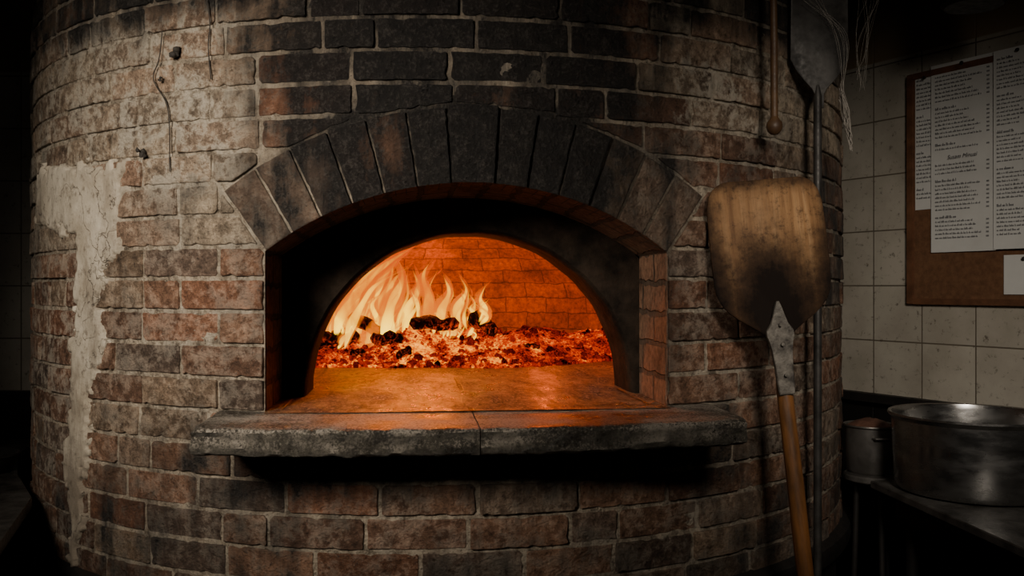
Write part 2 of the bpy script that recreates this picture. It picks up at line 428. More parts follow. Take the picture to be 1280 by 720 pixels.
for ci in range(len(zl)-1):
    z0,z1=zl[ci],zl[ci+1]
    jamb=z0>ZF-.01 and z1<.24
    segs=[]
    if jamb:
        for sg in (-1,1):
            s=SHW; first=True
            while s<SMAX:
                L=(.118 if ((ci%2==0)==(sg<0)) else .225) if first else (random.uniform(.212,.236) if random.random()<.8 else .115)
                first=False
                a,b=(s,s+L) if sg>0 else (-s-L,-s)
                segs.append((a,b)); s+=L
    else:
        s=-SMAX-(.11 if ci%2 else 0)
        while s<SMAX:
            L=random.uniform(.21,.236) if random.random()<.86 else .118
            segs.append((s,s+L)); s+=L
    for a,b in segs:
        p=cut(a,b,z0+random.uniform(-.0008,.0008),z1+random.uniform(-.0008,.0008))
        if not p: continue
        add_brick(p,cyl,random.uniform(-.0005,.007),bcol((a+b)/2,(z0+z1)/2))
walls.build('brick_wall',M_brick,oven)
# voussoirs
walls=MB()
bounds=[-AS+ (AS-R_(3.5))/6*k for k in range(7)]+[AS-(AS-R_(3.5))/6*k for k in range(6,-1,-1)]
def vmap(a,r,h):
    x=r*math.sin(a); z=ZC+r*math.cos(a); return (x,-(math.sqrt(RO*RO-x*x)+h),z+EZ)
SB=[.52,.75,1.0,1.15,1.2,1.25,1.25,1.25,1.2,1.15,1.0,.75,.52]
for i in range(13):
    a0,a1=bounds[i],bounds[i+1]; key=(i==6)
    r1=RB+random.uniform(-.002,.002)+(.007 if key else 0)
    pr=.016 if key else random.uniform(.004,.010)
    cl=tuple(q*.75 for q in random.choice(pal[3:7]))+(1,)
    if i in (0,1,12,11): cl=(.25,.17,.12,1)
    g=.0026; sd=random.uniform(0,50)
    def ring(inset,h,jj=0):
        out=[]
        N=7
        for k in range(N+1):
            a=a0+(a1-a0)*k/N; a=min(max(a,a0+(g+inset)/RA),a1-(g+inset)/RA); out.append((a,RA+inset))
        for k in range(1,14):
            r=RA+(r1-RA)*k/14; out.append((a1-(g+inset+.0035*abs(nz(r*50,sd,2)))/r,r))
        for k in range(N+1):
            a=a1-(a1-a0)*k/N; a=min(max(a,a0+(g+inset)/r1),a1-(g+inset)/r1); out.append((a,r1-inset-.003*abs(nz(a*60,sd,5))))
        for k in range(1,14):
            r=r1-(r1-RA)*k/14; out.append((a0+(g+inset+.0035*abs(nz(r*50,sd,9)))/r,r))
        return [vmap(a,r,h) for a,r in out],out
    vs=[]
    for inset,h in ((0,-.12),(0,pr-.003),(.003,pr)):
        P,o=ring(inset,h); vs+=P
    n=len(o); ac=(a0+a1)/2; rc=(RA+r1)/2
    vs+= [vmap(ac+(a-ac)*.5,rc+(r-rc)*.6,pr+random.uniform(-.002,.001)) for a,r in o]
    vs.append(vmap(ac,rc,pr))
    fs=[]
    for k in range(3):
        for q in range(n):
            j=(q+1)%n; fs.append((k*n+q,k*n+j,(k+1)*n+j,(k+1)*n+q))
    for q in range(n): fs.append((3*n+q,3*n+(q+1)%n,4*n))
    walls.add(vs,fs,Col=cl,soot=SB[i],lime=.3)
walls.build('brick_arch',M_brick,oven)
# mortar shell
mo=MB(); svals=sorted(set([round(-SHW+2*SHW*k/60,5) for k in range(61)]+[round(sg*(SHW+(math.pi*RO-SHW)*k/220),5) for k in range(221) for sg in(-1,1)]))
ZB,ZT=-.75,1.12
rows=[('l',k/24) for k in range(25)]+[('m',k/24) for k in range(1,25)]+[('u',k/44) for k in range(1,45)]
vs=[];so=[];li=[];cc=[]
for s in svals:
    top=arcz(s2x(s))+.002 if abs(s)<=SHW else ZS
    for kd,t in rows:
        z=ZB+(ZF-ZB)*t if kd=='l' else (ZF+(top-ZF)*t if kd=='m' else top+(ZT-top)*t)
        h=-.0034+ .0028*nz(s*18,z*18,4)+.0026*nz(s*60,z*60,1)
        x_=s2x(s); inarch=1 if (abs(x_)<.5 and math.hypot(x_,z-ZC)<RB+.02) else 0
        vs.append(cyl(s,z,h)); so.append(min(soot_shade_f(s,z)*.9,1.0) if inarch else soot_shade_f(s,z)*.62); li.append(.4+lime_f(s,z)*.6); cc.append((.46,.38,.285,1))
m=len(rows);fs=[]
for i in range(len(svals)-1):
    for k in range(m-1):
        if 24<=k<48 and abs((svals[i]+svals[i+1])/2)<SHW: continue
        fs.append((i*m+k,(i+1)*m+k,(i+1)*m+k+1,i*m+k+1))
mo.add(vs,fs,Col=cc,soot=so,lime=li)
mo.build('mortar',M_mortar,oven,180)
# recess tube
prof=[(-HW,ZF+(ZS-ZF)*k/10) for k in range(10)]+[(RA*math.sin(a),ZC+RA*math.cos(a)) for a in [-AS+2*AS*k/40 for k in range(41)]]+[(HW,ZS-(ZS-ZF)*k/10) for k in range(1,11)]
YB=-1.0
rc=MB(); vs=[];uv=[];al=0
for i,(x,z) in enumerate(prof):
    if i: al+=math.hypot(x-prof[i-1][0],z-prof[i-1][1])
    y0=-math.sqrt(RO*RO-x*x)-.003
    for k in range(9):
        y=y0+(YB-y0)*k/8
        vs.append((x,y,z+EZ)); uv.append((y+3,al+.0))
fs=[(i*9+k,i*9+k+1,(i+1)*9+k+1,(i+1)*9+k) for i in range(len(prof)-1) for k in range(8)]
rc.add(vs,fs); rc.build('recess_lining',M_recess,oven,40,uvs=uv)
# mouth panel with semicircular hole and tunnel
RM=.420; MX=.018; pn=MB(); N=72; vs=[]
def outer(ph):
    c,s=math.cos(ph),math.sin(ph)
    if abs(c)>1e-4:
        t=HW/abs(c)
        if t*s<=ZS-ZF: return (t*c,t*s)
    k=ZC-ZF
    t=k*s+math.sqrt(k*k*s*s-(k*k-RA*RA)); return (t*c,t*s)
for i in range(N+1):
    ph=math.pi*i/N; ox,oz=outer(ph); j=RM+.004*nz(ph*6,1,1)
    vs+= [(ox,YB,ZF+oz+EZ),((ox+j*math.cos(ph)+MX)*.5,YB,ZF+EZ+(oz+j*math.sin(ph))*.5),(MX+(j+.006)*math.cos(ph),YB,ZF+EZ+(j+.006)*math.sin(ph)),(MX+j*math.cos(ph),YB+.008,ZF+EZ+j*math.sin(ph))]
    for y in (-.95,-.9,-.85,-.8): vs.append((MX+(j-.003)*math.cos(ph),y,ZF+EZ+(j-.003)*math.sin(ph)))
fs=[(i*8+k,i*8+k+1,(i+1)*8+k+1,(i+1)*8+k) for i in range(N) for k in range(7)]
pn.add(vs,fs); pn.build('mouth_arch',M_panel,oven,50)
# dome
dm=MB(); RI=.95; prof=[(RI,ZF-.01),(RI,ZF+.05),(RI,ZF+.1),(RI,ZF+.15)]+[(RI*math.cos(p),ZF+.15+.5*math.sin(p)) for p in [math.pi/2*k/16 for k in range(1,17)]]
n=120; vs=[];uv=[];L=[0]
for k in range(1,len(prof)): L.append(L[-1]+math.hypot(prof[k][0]-prof[k-1][0],prof[k][1]-prof[k-1][1]))
m=len(prof)
for i in range(n+1):
    a=2*math.pi*i/n-math.pi/2
    for k,(r,z) in enumerate(prof): vs.append((r*math.cos(a),r*math.sin(a),z+EZ)); uv.append((a*RI+5,L[k]+.03))
fs=[]
for i in range(n):
    for k in range(m-1):
        q=(i*m+k,i*m+k+1,(i+1)*m+k+1,(i+1)*m+k)
        c=[sum(vs[j][t] for j in q)/4 for t in range(3)]
        if c[1]<-.5 and abs(c[0]-MX)<.455 and ((c[0]-MX)**2+(c[2]-EZ-ZF)**2)<.455**2: continue
        fs.append(q)
dm.add(vs,fs); dm.build('dome_interior',M_dome,oven,60,uvs=uv)
# hearth floor
hf=MB(); pts=[(-HW+.0,-1.30),(HW,-1.30),(HW,-.84)]+[(RI*math.sin(a),-RI*math.cos(a)) for a in [R_(28.5)+R_(303)*k/60 for k in range(61)]]+[(-HW,-.84)]
hv=[(x,y,ZF+EZ+.0015) for x,y in pts]
hf.add(hv,[tuple(range(len(hv)))]); hf.build('hearth_floor',M_hearth,oven,uvs=[(p[0]+3*.84,p[1]+3.4) for p in pts])
# ledge: two slabs
lg=MB()
def slab(x0,x1,j):
    pts=[]
    N=44
    for k in range(N+1):
        x=x0+(x1-x0)*k/N; y=-1.555+.062*(abs(x)/.56)**2.2
        y+=.007*nz(x*14,0,1)+.006*nz(x*45,0,5)
        if j==0 and k==0: x+=.016
        if j==0 and k==1: x-=.008
        if j==1 and k==N: x-=.016
        pts.append((x,y))
    e=[( x1, -1.50+ .3*k/6) for k in range(1,7)]
    pts+= [(x1+(.003*nz(k,3,3) if j==1 else 0),y) for k,(_,y) in enumerate(e)]
    pts+= [(x0,y) for (_,y) in e[::-1]] if j==1 else [(x0+.003*nz(k,8,3),y) for k,(_,y) in enumerate(e[::-1])]
    n=len(pts); c=Vector((sum(p[0] for p in pts)/n,sum(p[1] for p in pts)/n))
    rings=[(ZF-.053,.007),(ZF-.046,.0),(ZF-.036,-.001),(ZF-.026,.001),(ZF-.016,.0015),(ZF-.007,0),(ZF-.001,.006),(ZF,.013)]
    vs=[]
    for z,ins in rings:
        for q,(x,y) in enumerate(pts):
            ix=ins if x>c.x else -ins
            if (j==0 and x>-.01) or (j==1 and x<.01): ix=0
            yy=y+(ins+.008*nz(x*26,z*60,7)+.006*nz(x*80,z*90,2) if y<-1.3 else 0)
            vs.append((x-(ix if abs(x-c.x)>.2 else 0),yy,z+EZ+.003*nz(x*22,y*22,2)))
    fs=[(k*n+i,k*n+(i+1)%n,(k+1)*n+(i+1)%n,(k+1)*n+i) for k in range(len(rings)-1) for i in range(n)]
    fs+=[tuple(range(n))[::-1],tuple((len(rings)-1)*n+i for i in range(n))]
    lg.add(vs,fs)
slab(-.568,-.0009,0); slab(.0009,.576,1)
lg.build('stone_ledge',M_stone,oven,50)
# plaster patch
pp=[(52,218),(105,208),(160,204),(158,240),(150,262),(152,300),(138,345),(132,400),(126,450),(116,500),(115,560),(112,610),(107,660),(100,700),(92,695),(91,640),(88,560),(96,500),(93,430),(100,380),(104,300),(85,290),(50,275)]
PS=[hit(*p) for p in pp]
def inside(x,y,P):
    c=False;n=len(P);j=n-1;dm_=9
    for i in range(n):
        xi,yi=P[i];xj,yj=P[j]
        if (yi>y)!=(yj>y) and x<(xj-xi)*(y-yi)/(yj-yi)+xi: c=not c
        dx,dy=xj-xi,yj-yi;t=max(0,min(1,((x-xi)*dx+(y-yi)*dy)/(dx*dx+dy*dy+1e-9)))
        dm_=min(dm_,math.hypot(x-xi-t*dx,y-yi-t*dy)); j=i
    return dm_ if c else -dm_
pl=MB(); s0=min(p[0] for p in PS)-.03;s1=max(p[0] for p in PS)+.03;z0=min(p[1] for p in PS)-.03;z1=max(p[1] for p in PS)+.03
st=.0052; ns=int((s1-s0)/st);nzz=int((z1-z0)/st); H={}
vs=[];idx={}
for i in range(ns+1):
    for k in range(nzz+1):
        s=s0+i*st;z=z0+k*st
        d=inside(s,z,PS)+.034*nz(s*12,z*12,3)+.026*nz(s*34,z*34,6)+.012*nz(s*80,z*80,6)
        H[i,k]=d
        h=-.010+.0235*sm(d,-.005,.003)+.003*nz(s*20,z*20,9)
        idx[i,k]=len(vs); vs.append(cyl(s,z,h))
fs=[(idx[i,k],idx[i+1,k],idx[i+1,k+1],idx[i,k+1]) for i in range(ns) for k in range(nzz) if max(H[i,k],H[i+1,k],H[i+1,k+1],H[i,k+1])>-.006]
used=sorted({q for f in fs for q in f}); rem={q:i for i,q in enumerate(used)}
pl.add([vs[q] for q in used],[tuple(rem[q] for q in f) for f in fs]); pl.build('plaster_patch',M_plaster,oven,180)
# base ring and plinth
br=MB(); v,f=lathe([(RO-.02,EZ-.70),(RO+.012,EZ-.70),(RO+.03,EZ-.712),(RO+.034,EZ-.735),(RO+.028,EZ-.76),(RO-.02,EZ-.765)],128); br.add(v,f); br.build('base_ring',M_black,oven,40)
br=MB(); v,f=lathe([(RO-.03,EZ-.75),(RO-.015,EZ-.76),(RO-.015,.03),(RO-.0,.02),(RO-.0,0)],128); br.add(v,f); br.build('plinth',M_black,oven,40)
# ------------------------------------------------------------ fire
def emb_front(x): return 3.17+.30*sm(x,.0,.42)+.03*nz(x*6,0,0)
def heap(x,y):
    f=emb_front(x); d=y-f
    if d<0: return 0
    h=.078*sm(d,0,.34)
    h+=.035*math.exp(-((x+.55)/.25)**2)*sm(d,.05,.3)
    return h*(1+.6*nz(x*7,y*7,0))
FX,FY=CX,CY
eb=MB(); g=.02
gi={};vs=[];ht=[]
def heat_f(x,y): return .8+.55*math.exp(-((x+.36)/.3)**2)*math.exp(-((y-3.35)/.35)**2)+.35*nz(x*9,y*9,3)
for i in range(90):
    for k in range(50):
        x=-1.15+i*g;y=3.1+k*g
        if math.hypot(x-FX,y-FY)<.945 and y>=emb_front(x)-.02:
            gi[i,k]=len(vs); vs.append((x,y,EZ+ZF+.002+heap(x,y)+.006*nz(x*40,y*40,1))); ht.append(heat_f(x,y)*1.1)
fs=[(gi[i,k],gi[i+1,k],gi[i+1,k+1],gi[i,k+1]) for (i,k) in gi if (i+1,k) in gi and (i+1,k+1) in gi and (i,k+1) in gi]
eb.add(vs,fs,glow=ht)
ph=(1+5**.5)/2
iv=[Vector(p).normalized() for p in [(-1,ph,0),(1,ph,0),(-1,-ph,0),(1,-ph,0),(0,-1,ph),(0,1,ph),(0,-1,-ph),(0,1,-ph),(ph,0,-1),(ph,0,1),(-ph,0,-1),(-ph,0,1)]]
iff=[(0,11,5),(0,5,1),(0,1,7),(0,7,10),(0,10,11),(1,5,9),(5,11,4),(11,10,2),(10,7,6),(7,1,8),(3,9,4),(3,4,2),(3,2,6),(3,6,8),(3,8,9),(4,9,5),(2,4,11),(6,2,10),(8,6,7),(9,8,1)]
cnt=0
while cnt<4600:
    x=random.uniform(-.95,.62);y=random.uniform(3.12,3.95)
    if random.random()<.4: y=emb_front(x)+abs(random.gauss(0,.07))-.02
    if math.hypot(x-FX,y-FY)>.92 or y<emb_front(x)-.03: continue
    if y<emb_front(x) and random.random()<.6: continue
    r=random.uniform(.003,.010)*(1 if random.random()<.92 else 1.9)
    z=EZ+ZF+heap(x,y)+r*.4
    M=Matrix.Rotation(random.uniform(0,6),3,Vector((random.random(),random.random(),random.random()+.1)).normalized())
    sc=Vector((random.uniform(.7,1.5),random.uniform(.6,1.1),random.uniform(.6,1.1)))
    pv=[]
    for q in iv:
        w=M@Vector((q.x*sc.x,q.y*sc.y,q.z*sc.z))*r*random.uniform(.8,1.2); pv.append((x+w.x,y+w.y,z+w.z))
    h=heat_f(x,y)*random.choice([.45,.65,.8,.9,1,1.05,1.1,1.15])
    if r>.012: h*=.45
    eb.add(pv,iff,glow=h); cnt+=1
o=eb.build('glowing_embers',M_ember,None,180); tag(o,'bed of glowing red embers across the back of the oven floor','embers',kind='stuff')
def chunk(px,py,d,L,r,yaw,tilt,label,up=0):
    c=at(px,py,d); c.z=max(c.z-.010,EZ+ZF+r*.8)
    dr=Vector((math.cos(yaw)*math.cos(tilt),math.sin(yaw)*math.cos(tilt),math.sin(tilt)))
    N=11; pts=[];rr=[]
    for k in range(N):
        t=k/(N-1)-.5; pts.append(dr*L*t+Vector((0,0,.2*r*math.sin(k*1.3+px))))
        rr.append(r*(.5 if k in(0,N-1) else 1)*(1+.28*nz(k*.7,px*.1,0)))
    b=MB(); v,f=tube(pts,rr,12,.8,.16); b.add(v,f)
    o=b.build('charred_log',M_log,None,50); o.location=c
    tag(o,label,'log',group='charred logs in the fire')
chunk(420,421,3.38,.18,.032,.5,.15,'charred log at far left of the fire, half buried in embers')
chunk(461,404,3.40,.16,.024,.2,-.5,'slanted black log among the tall left flames')
chunk(484,420,3.32,.12,.021,-.2,.12,'short blackened log lying in front of the tall flames')
chunk(517,382,3.62,.13,.024,.6,-.9,'steep upright charred log behind the fire')
chunk(543,401,3.40,.18,.023,.1,-.08,'long charred log lying level under the middle flames')
chunk(604,401,3.46,.12,.027,-.3,-.45,'black log end at the right edge of the flames')
chunk(664,432,3.42,.06,.017,.2,.0,'small black lump alone on the embers right of the flames')
chunk(505,437,3.26,.07,.014,.9,.2,'small thin charred piece at the front of the embers')
chunk(446,437,3.27,.07,.013,-.5,.15,'small charred stick leaning at the left front of the embers')
# flames
fl=MB(); fc=MB()
def catmull(P,n):
    P=[P[0]*2-P[1]]+P+[P[-1]*2-P[-2]]; out=[]
    segs=len(P)-3
    for i in range(n+1):
        u=i/n*segs; k=min(int(u),segs-1); t=u-k; a,b,c,d=P[k:k+4]
        out.append(.5*((2*b)+(c-a)*t+(2*a-5*b+4*c-d)*t*t+(3*b-a-3*c+d)*t**3))
    return out
def tongue(B,pix,d,r,wig=.006,top=1.0):
    P=[at(px,py,d+random.uniform(-.02,.02)) for px,py in pix]
    Q=catmull(P,18); rr=[]; ph_=random.uniform(0,6)
    for i,q in enumerate(Q):
        t=i/18; q.x+=wig*math.sin(t*9+ph_)*t; q.y+=wig*math.cos(t*7+ph_)*t
        prof=(t/.22)**.55 if t<.22 else (1-(t-.22)/.78)**.8
        rr.append(max(.0006,r*prof*(1+.18*math.sin(t*14+ph_))))
    if top<1: Q=Q[:max(4,int(19*top))]; k=len(Q); rr=[rr[i]*(1-(i/(k-1))**4) +.0004 for i in range(k)]
    v,f=tube(Q,rr,12,.7); B.add(v,f)
T=[([(428,436),(436,392),(452,356),(488,328),(534,296)],.044),([(452,434),(462,385),(482,346),(508,308)],.042),([(478,428),(488,385),(502,352),(494,318)],.037),
([(410,430),(422,398),(438,368),(468,334)],.032),([(505,424),(510,388),(522,360),(517,330)],.031),([(530,420),(536,378),(529,348),(544,322)],.030),
([(551,418),(552,388),(561,362),(555,339)],.027),([(575,412),(571,388),(581,364),(575,341)],.025),([(598,406),(607,388),(599,371),(613,350)],.022),
([(565,424),(568,402),(560,378)],.019),([(440,446),(436,420),(446,396)],.026),([(470,444),(474,410),(466,384),(480,366)],.032),([(584,428),(590,408),(584,392)],.012),([(560,430),(566,412),(561,398)],.012),([(500,440),(496,412),(506,388)],.022),([(588,404),(592,384),(589,366)],.015),
([(442,440),(450,400),(464,362),(482,334)],.036),([(462,436),(476,396),(490,358),(514,328)],.032),([(420,436),(430,404),(440,380)],.028),
([(434,442),(444,416),(452,392)],.036),([(458,440),(466,416),(472,394)],.036),([(484,436),(490,410),(496,388)],.030)]
for pix,r in T:
    d=random.uniform(3.40,3.54)
    tongue(fl,pix,d,r*1.2)
    tongue(fc,pix,d,r*.62,.008,.97)
    for q in range(2):
        ox=random.uniform(-13,13); sc=random.uniform(.5,1.0)
        b=pix[0]; pp_=[(b[0]+ox+(x-b[0])*random.uniform(.7,1.25),b[1]+(y-b[1])*sc) for x,y in pix]
        dd_=d+random.uniform(-.04,.08); r_=r*random.uniform(.35,.6)
        tongue(fl,pp_,dd_,r_*1.35,.010); tongue(fc,pp_,dd_,r_*.68,.012,.96)
o=fl.build('fire_flames',M_flame,None,180); tag(o,'tall yellow and orange flames burning at the left of the oven','fire',kind='stuff')
o2=fc.build('flame_core',M_core,o,180)
# ------------------------------------------------------------ wooden peel
base=Vector((.728,2.0,0)); topp=Vector((.588,2.17,1.705)); ax=(topp-base); LEN=ax.length; ax.normalize()
peel=thing('wooden_peel','wooden pizza peel with scorched square blade leaning on the oven','pizza peel',base)
zq=ax; yq=(Vector((0,1,0))-zq*zq.y).normalized(); xq=yq.cross(zq); peel.matrix_world=Matrix.Translation(base)@Matrix((xq,yq,zq)).transposed().to_4x4()
hw=[(0,.084),(.002,.096),(.008,.109),(.017,.119),(.032,.1285),(.06,.1350),(.12,.137),(.2,.137),(.245,.1355),(.27,.131),(.29,.122),(.308,.108),(.325,.088),(.342,.063),(.357,.042),(.372,.027),(.39,.022)]
def blade(hw,zt,th,bev=.004,dip=.006):
    L=[(-w,zt-t) for t,w in hw]; Rr=[(w,zt-t) for t,w in hw[::-1]]
    out=L+Rr; n=len(out); cx=0;cz=zt-.18
    vs=[]
    for y,ins in ((-th/2,bev),(-th/2+bev*.7,0),(th/2-bev*.7,0),(th/2,bev)):
        for x,z in out:
            v=Vector((x-cx,z-cz)); l=v.length; k=(l-ins)/l; vs.append((cx+v.x*k+.0005*nz(x*30,z*30,y),y,cz+v.y*k))
    fs=[(k*n+i,k*n+(i+1)%n,(k+1)*n+(i+1)%n,(k+1)*n+i) for k in range(3) for i in range(n)]
    fs+=[tuple(range(n))[::-1],tuple(3*n+i for i in range(n))]
    return vs,fs
b=MB(); v,f=blade(hw,LEN,.014); b.add(v,f); b.build('blade',M_peel,peel,40)
b=MB(); zt=LEN-.290
sw=[(0,.003),(.012,.008),(.03,.013),(.05,.020),(.066,.031),(.076,.032),(.09,.028),(.11,.024),(.15,.021),(.2,.019),(.215,.017)]
for yo in (-.013,):
    v,f=blade(sw,zt,.012,.003); v=[(x,y+yo-(.008*(1-min(1,abs(x)/.03)))*(1 if y<0 else 0),z) for x,y,z in v]; b.add(v,f)
for rz_ in (.055,.1,.17):
    v,f=tube([(0,-.025,zt-rz_),(0,-.03,zt-rz_)],.004,8); b.add(v,f)
b.build('socket',M_socket,peel,35)['label']='worn grey metal socket'
b=MB(); v,f=tube([(0.0,0,LEN-.40-.0),(0,0,LEN-.5),(.001,0,1.0),(0,0,.6),(-.001,0,.3),(0,0,.01),(0,0,0)],[.013,.0185,.019,.0195,.0195,.019,.015],16); b.add(v,f); b.build('handle',M_handle,peel,50)
# ------------------------------------------------------------ metal peel
mp_=thing('metal_peel','steel pizza peel standing upright with blade at top right of oven','pizza peel',(.784,2.36,0))
b=MB(); d=2.36; zt=EZ+(360+40)/F*d
hw2=[(0,.066),(.01,.073),(.06,.073),(.17,.074),(.235,.074),(.262,.060),(.29,.038),(.312,.018),(.325,.012),(.36,.011)]
v,f=blade(hw2,zt,.005,.0015); b.add([(x+.004,y,z) for x,y,z in v],f); b.build('blade',M_dsteel,mp_,40)
b=MB(); v,f=tube([(0,0,zt-.30),(0,0,zt-.33),(0,0,.8),(0,0,.02),(0,0,0)],[.004,.0105,.0105,.0105,.009],14); b.add(v,f); b.build('handle',M_dsteel,mp_,50)
b=MB(); v,f=tube([(0,0,.0),(0,0,.14)],.0135,14); b.add(v,f); b.build('grip',M_black,mp_,50)
# hanging rod
p=at(968,158,2.2); hr=thing('hanging_rod','thin wooden tool handle with ball end hanging beside the steel peel','tool',p)
b=MB(); v,f=tube([(0,0,0),(-.001,0,.2),(-.005,0,.45),(-.006,0,.62)],[.009,.009,.0085,.008],12); b.add(v,f); b.build('rod',M_rod,hr,60)
b=MB(); v,f=lathe([(.0005,-.021),(.009,-.019),(.016,-.012),(.0195,-.001),(.018,.009),(.011,.018),(.0085,.024)],20); b.add(v,f); b.build('ball_end',M_rod,hr,60)
b=MB(); v,f=tube([(-.006,.0,.60),(-.006,-.016,.625),(-.006,-.006,.645),(-.006,.05,.65),(-.006,.2,.65)],.004,8); b.add(v,f); b.build('hook',M_black,hr,60)
# ------------------------------------------------------------ room
def struct(name,b,m,loc=(0,0,0),rz=0,sm_=None):
    o=b.build(name,m,None,sm_); o.location=loc; o.rotation_euler=(0,0,rz); o['kind']='structure'; return o
b=MB(); v,f=box(-4,4,-1.5,6,-.1,0); b.add(v,f); struct('floor',b,M_floor)
b=MB(); v,f=box(-4,4,-1.5,6,2.62,2.72); b.add(v,f); struct('ceiling',b,M_ceil)
WA=math.atan2(-.866,.5); W0=Vector((1.20,3.45,0)); U=Vector((math.cos(WA),math.sin(WA),0)); NN=Vector((math.sin(WA),-math.cos(WA),0))
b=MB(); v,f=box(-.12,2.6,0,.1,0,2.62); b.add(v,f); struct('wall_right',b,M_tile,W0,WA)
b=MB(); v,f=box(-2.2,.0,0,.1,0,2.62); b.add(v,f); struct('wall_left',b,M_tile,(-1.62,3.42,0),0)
def px2w(px,py):
    r=(px-640)/F; u=(r*W0.y-W0.x)/(U.x-r*U.y); d=W0.y+u*U.y
    return u,EZ+(360-py)/F*d
b=MB(); v,f=box(-.12,2.6,-.035,0,EZ-.405,EZ-.375,.004); b.add(v,f); struct('trim_1',b,M_black,W0,WA)
# corkboard
u0,zb=px2w(1138,380); _,zt=px2w(1143,94); u1=1.2
cb=thing('notice_board','wood framed cork notice board on the tiled wall','notice board',W0+U*u0,WA); W=u1-u0
b=MB(); v,f=box(.012,W-.012,-.010,-.0,zb+.012,zt-.012,.001); b.add(v,f); b.build('cork_panel',M_cork,cb)
b=MB()
for q in ((0,.022,zb,zt),(W-.022,W,zb,zt),(.022,W-.022,zb,zb+.02),(.022,W-.022,zt-.02,zt)):
    v,f=box(q[0],q[1],-.02,0,q[2],q[3],.003); b.add(v,f)
b.build('frame',M_frame,cb)
def paper(xa,xb,ya,yb,off,label,rows_,seed,heads=(),dens=1,curl=.004):
    ua,za=px2w(xa,ya); ub,_=px2w(xb,ya); _,zb_=px2w(xa,yb)
    w=ub-ua; h=za-zb_
    t=thing('menu_sheet',label,'paper',W0+U*ua+NN*off+Vector((0,0,zb_)),WA,group='printed sheets pinned to the notice board')
    def yy(x,z): return -.0015-curl*(1-z/h)**2*(x/w)**2*2.5
    b=MB(); nx,nzv=8,12; vs=[(w*i/nx,yy(w*i/nx,h*k/nzv),h*k/nzv) for i in range(nx+1) for k in range(nzv+1)]
    fs=[(i*(nzv+1)+k,(i+1)*(nzv+1)+k,(i+1)*(nzv+1)+k+1,i*(nzv+1)+k+1) for i in range(nx) for k in range(nzv)]
    b.add(vs,fs); b.build('sheet',M_paper,t,60)
    rd=random.Random(seed); b=MB(); mg=w*.07
    def qd(x,x2,z,z2): b.add([(x,yy(x,z)-.0012,z),(x2,yy(x2,z)-.0012,z),(x2,yy(x2,z)-.0012,z2),(x,yy(x,z)-.0012,z2)],[(0,1,2,3)])
    for r in range(rows_):
        z=h*(1-.05-.9*r/rows_)
        if any(abs(z/h-hh)<.03 for hh,_ in heads): continue
        if r%9==8: continue
        bold=(r%9==0)
        x=mg; end=w*rd.uniform(.5,.8) if dens else w*.9
        if bold: end=w*.4
        hh=h/rows_*(.62 if bold else .46)
        while x<end:
            for _ in range(rd.randint(2,7)):
                if x>=end: break
                up_=hh*rd.choice((.6,.6,.62,1.0))
                cw=.0021*(1.5 if bold else 1)
                qd(x,x+cw*.7,z,z+up_); x+=cw
            x+=.0026
        if not bold:
            x=w*.86
            for _ in range(4):
                qd(x,x+.0017,z,z+hh*.75); x+=.0025
    if b.v: b.build('printed_text',M_ink,t)
    for hh,tx in heads:
        cu=bpy.data.curves.new('t','FONT'); cu.body=tx; cu.size=.019; cu.shear=.3; cu.align_x='CENTER'
        to=bpy.data.objects.new('t',cu); col.objects.link(to); dg=bpy.context.evaluated_depsgraph_get()
        me=bpy.data.meshes.new_from_object(to.evaluated_get(dg)); bpy.data.objects.remove(to)
        me.materials.clear(); me.materials.append(M_ink)
        o=bpy.data.objects.new('heading_text',me); col.objects.link(o); o.parent=t; o.location=(w*.5,-.007,h*hh-.007); o.rotation_euler=(R_(90),0,0)
    b=MB(); v,f=lathe([(.0005,.010),(.005,.009),(.006,.005),(.003,.004),(.003,0)],12); b.add([(w*.5+x,-.002-z,h-.012+y) for x,y,z in v],f); b.build('pin',M_dsteel,t,60)
paper(1147,1173,96,263,.011,'narrow sheet half hidden at the left edge of the notice board',30,3,dens=0,curl=.0)
paper(1168,1250,84,316,.016,'large printed menu sheet with a bold middle heading',42,5,heads=((.50,'Susam Minuai'),),curl=.002)
paper(1248,1312,66,312,.024,'printed menu sheet cut off at the right side of the photo',44,9,curl=.003)
paper(1258,1312,319,368,.012,'small blank note low on the notice board under the menus',0,11)
# round stand with small pot
TZ=EZ-.55
st=thing('round_stand','small dark round stand between oven and steel table','stand',(1.078,2.735,0))
b=MB(); v,f=lathe([(.001,TZ-.02),(.084,TZ-.02),(.088,TZ-.016),(.088,TZ-.004),(.084,TZ),(.001,TZ)],40); b.add(v,f); b.build('top',M_counter,st,40)
for k in range(3):
    a=k*2.094+.5; b=MB(); v,f=tube([(.05*math.cos(a),.05*math.sin(a),TZ-.02),(.075*math.cos(a),.075*math.sin(a),0)],.009,10); b.add(v,f); b.build('leg',M_black,st,50)
sp=thing('small_pot','small dull steel pot with reddish food on the round stand','pot',(1.072,2.752,TZ))
b=MB(); v,f=lathe([(.001,0),(.060,0),(.067,.008),(.071,.10),(.072,.135),(.078,.14),(.077,.144),(.070,.142),(.068,.125),(.064,.012),(.001,.01)],40); b.add(v,f); b.build('body',M_dirty,sp,40)
b=MB(); vs=[(0,0,.160)];fs=[]
for r in (1,2,3,4):
    for k in range(20):
        a=k*math.pi/10; vs.append((.0170*r*math.cos(a),.0170*r*math.sin(a),.160-.022*(r/4)**2+.007*nz(r*.7,k*.6,3)))
for k in range(20):
    fs.append((0,1+k,1+(k+1)%20))
    for r in range(3): fs.append((1+r*20+k,1+(r+1)*20+k,1+(r+1)*20+(k+1)%20,1+r*20+(k+1)%20))
b.add(vs,fs); b.build('food',M_food,sp,60)
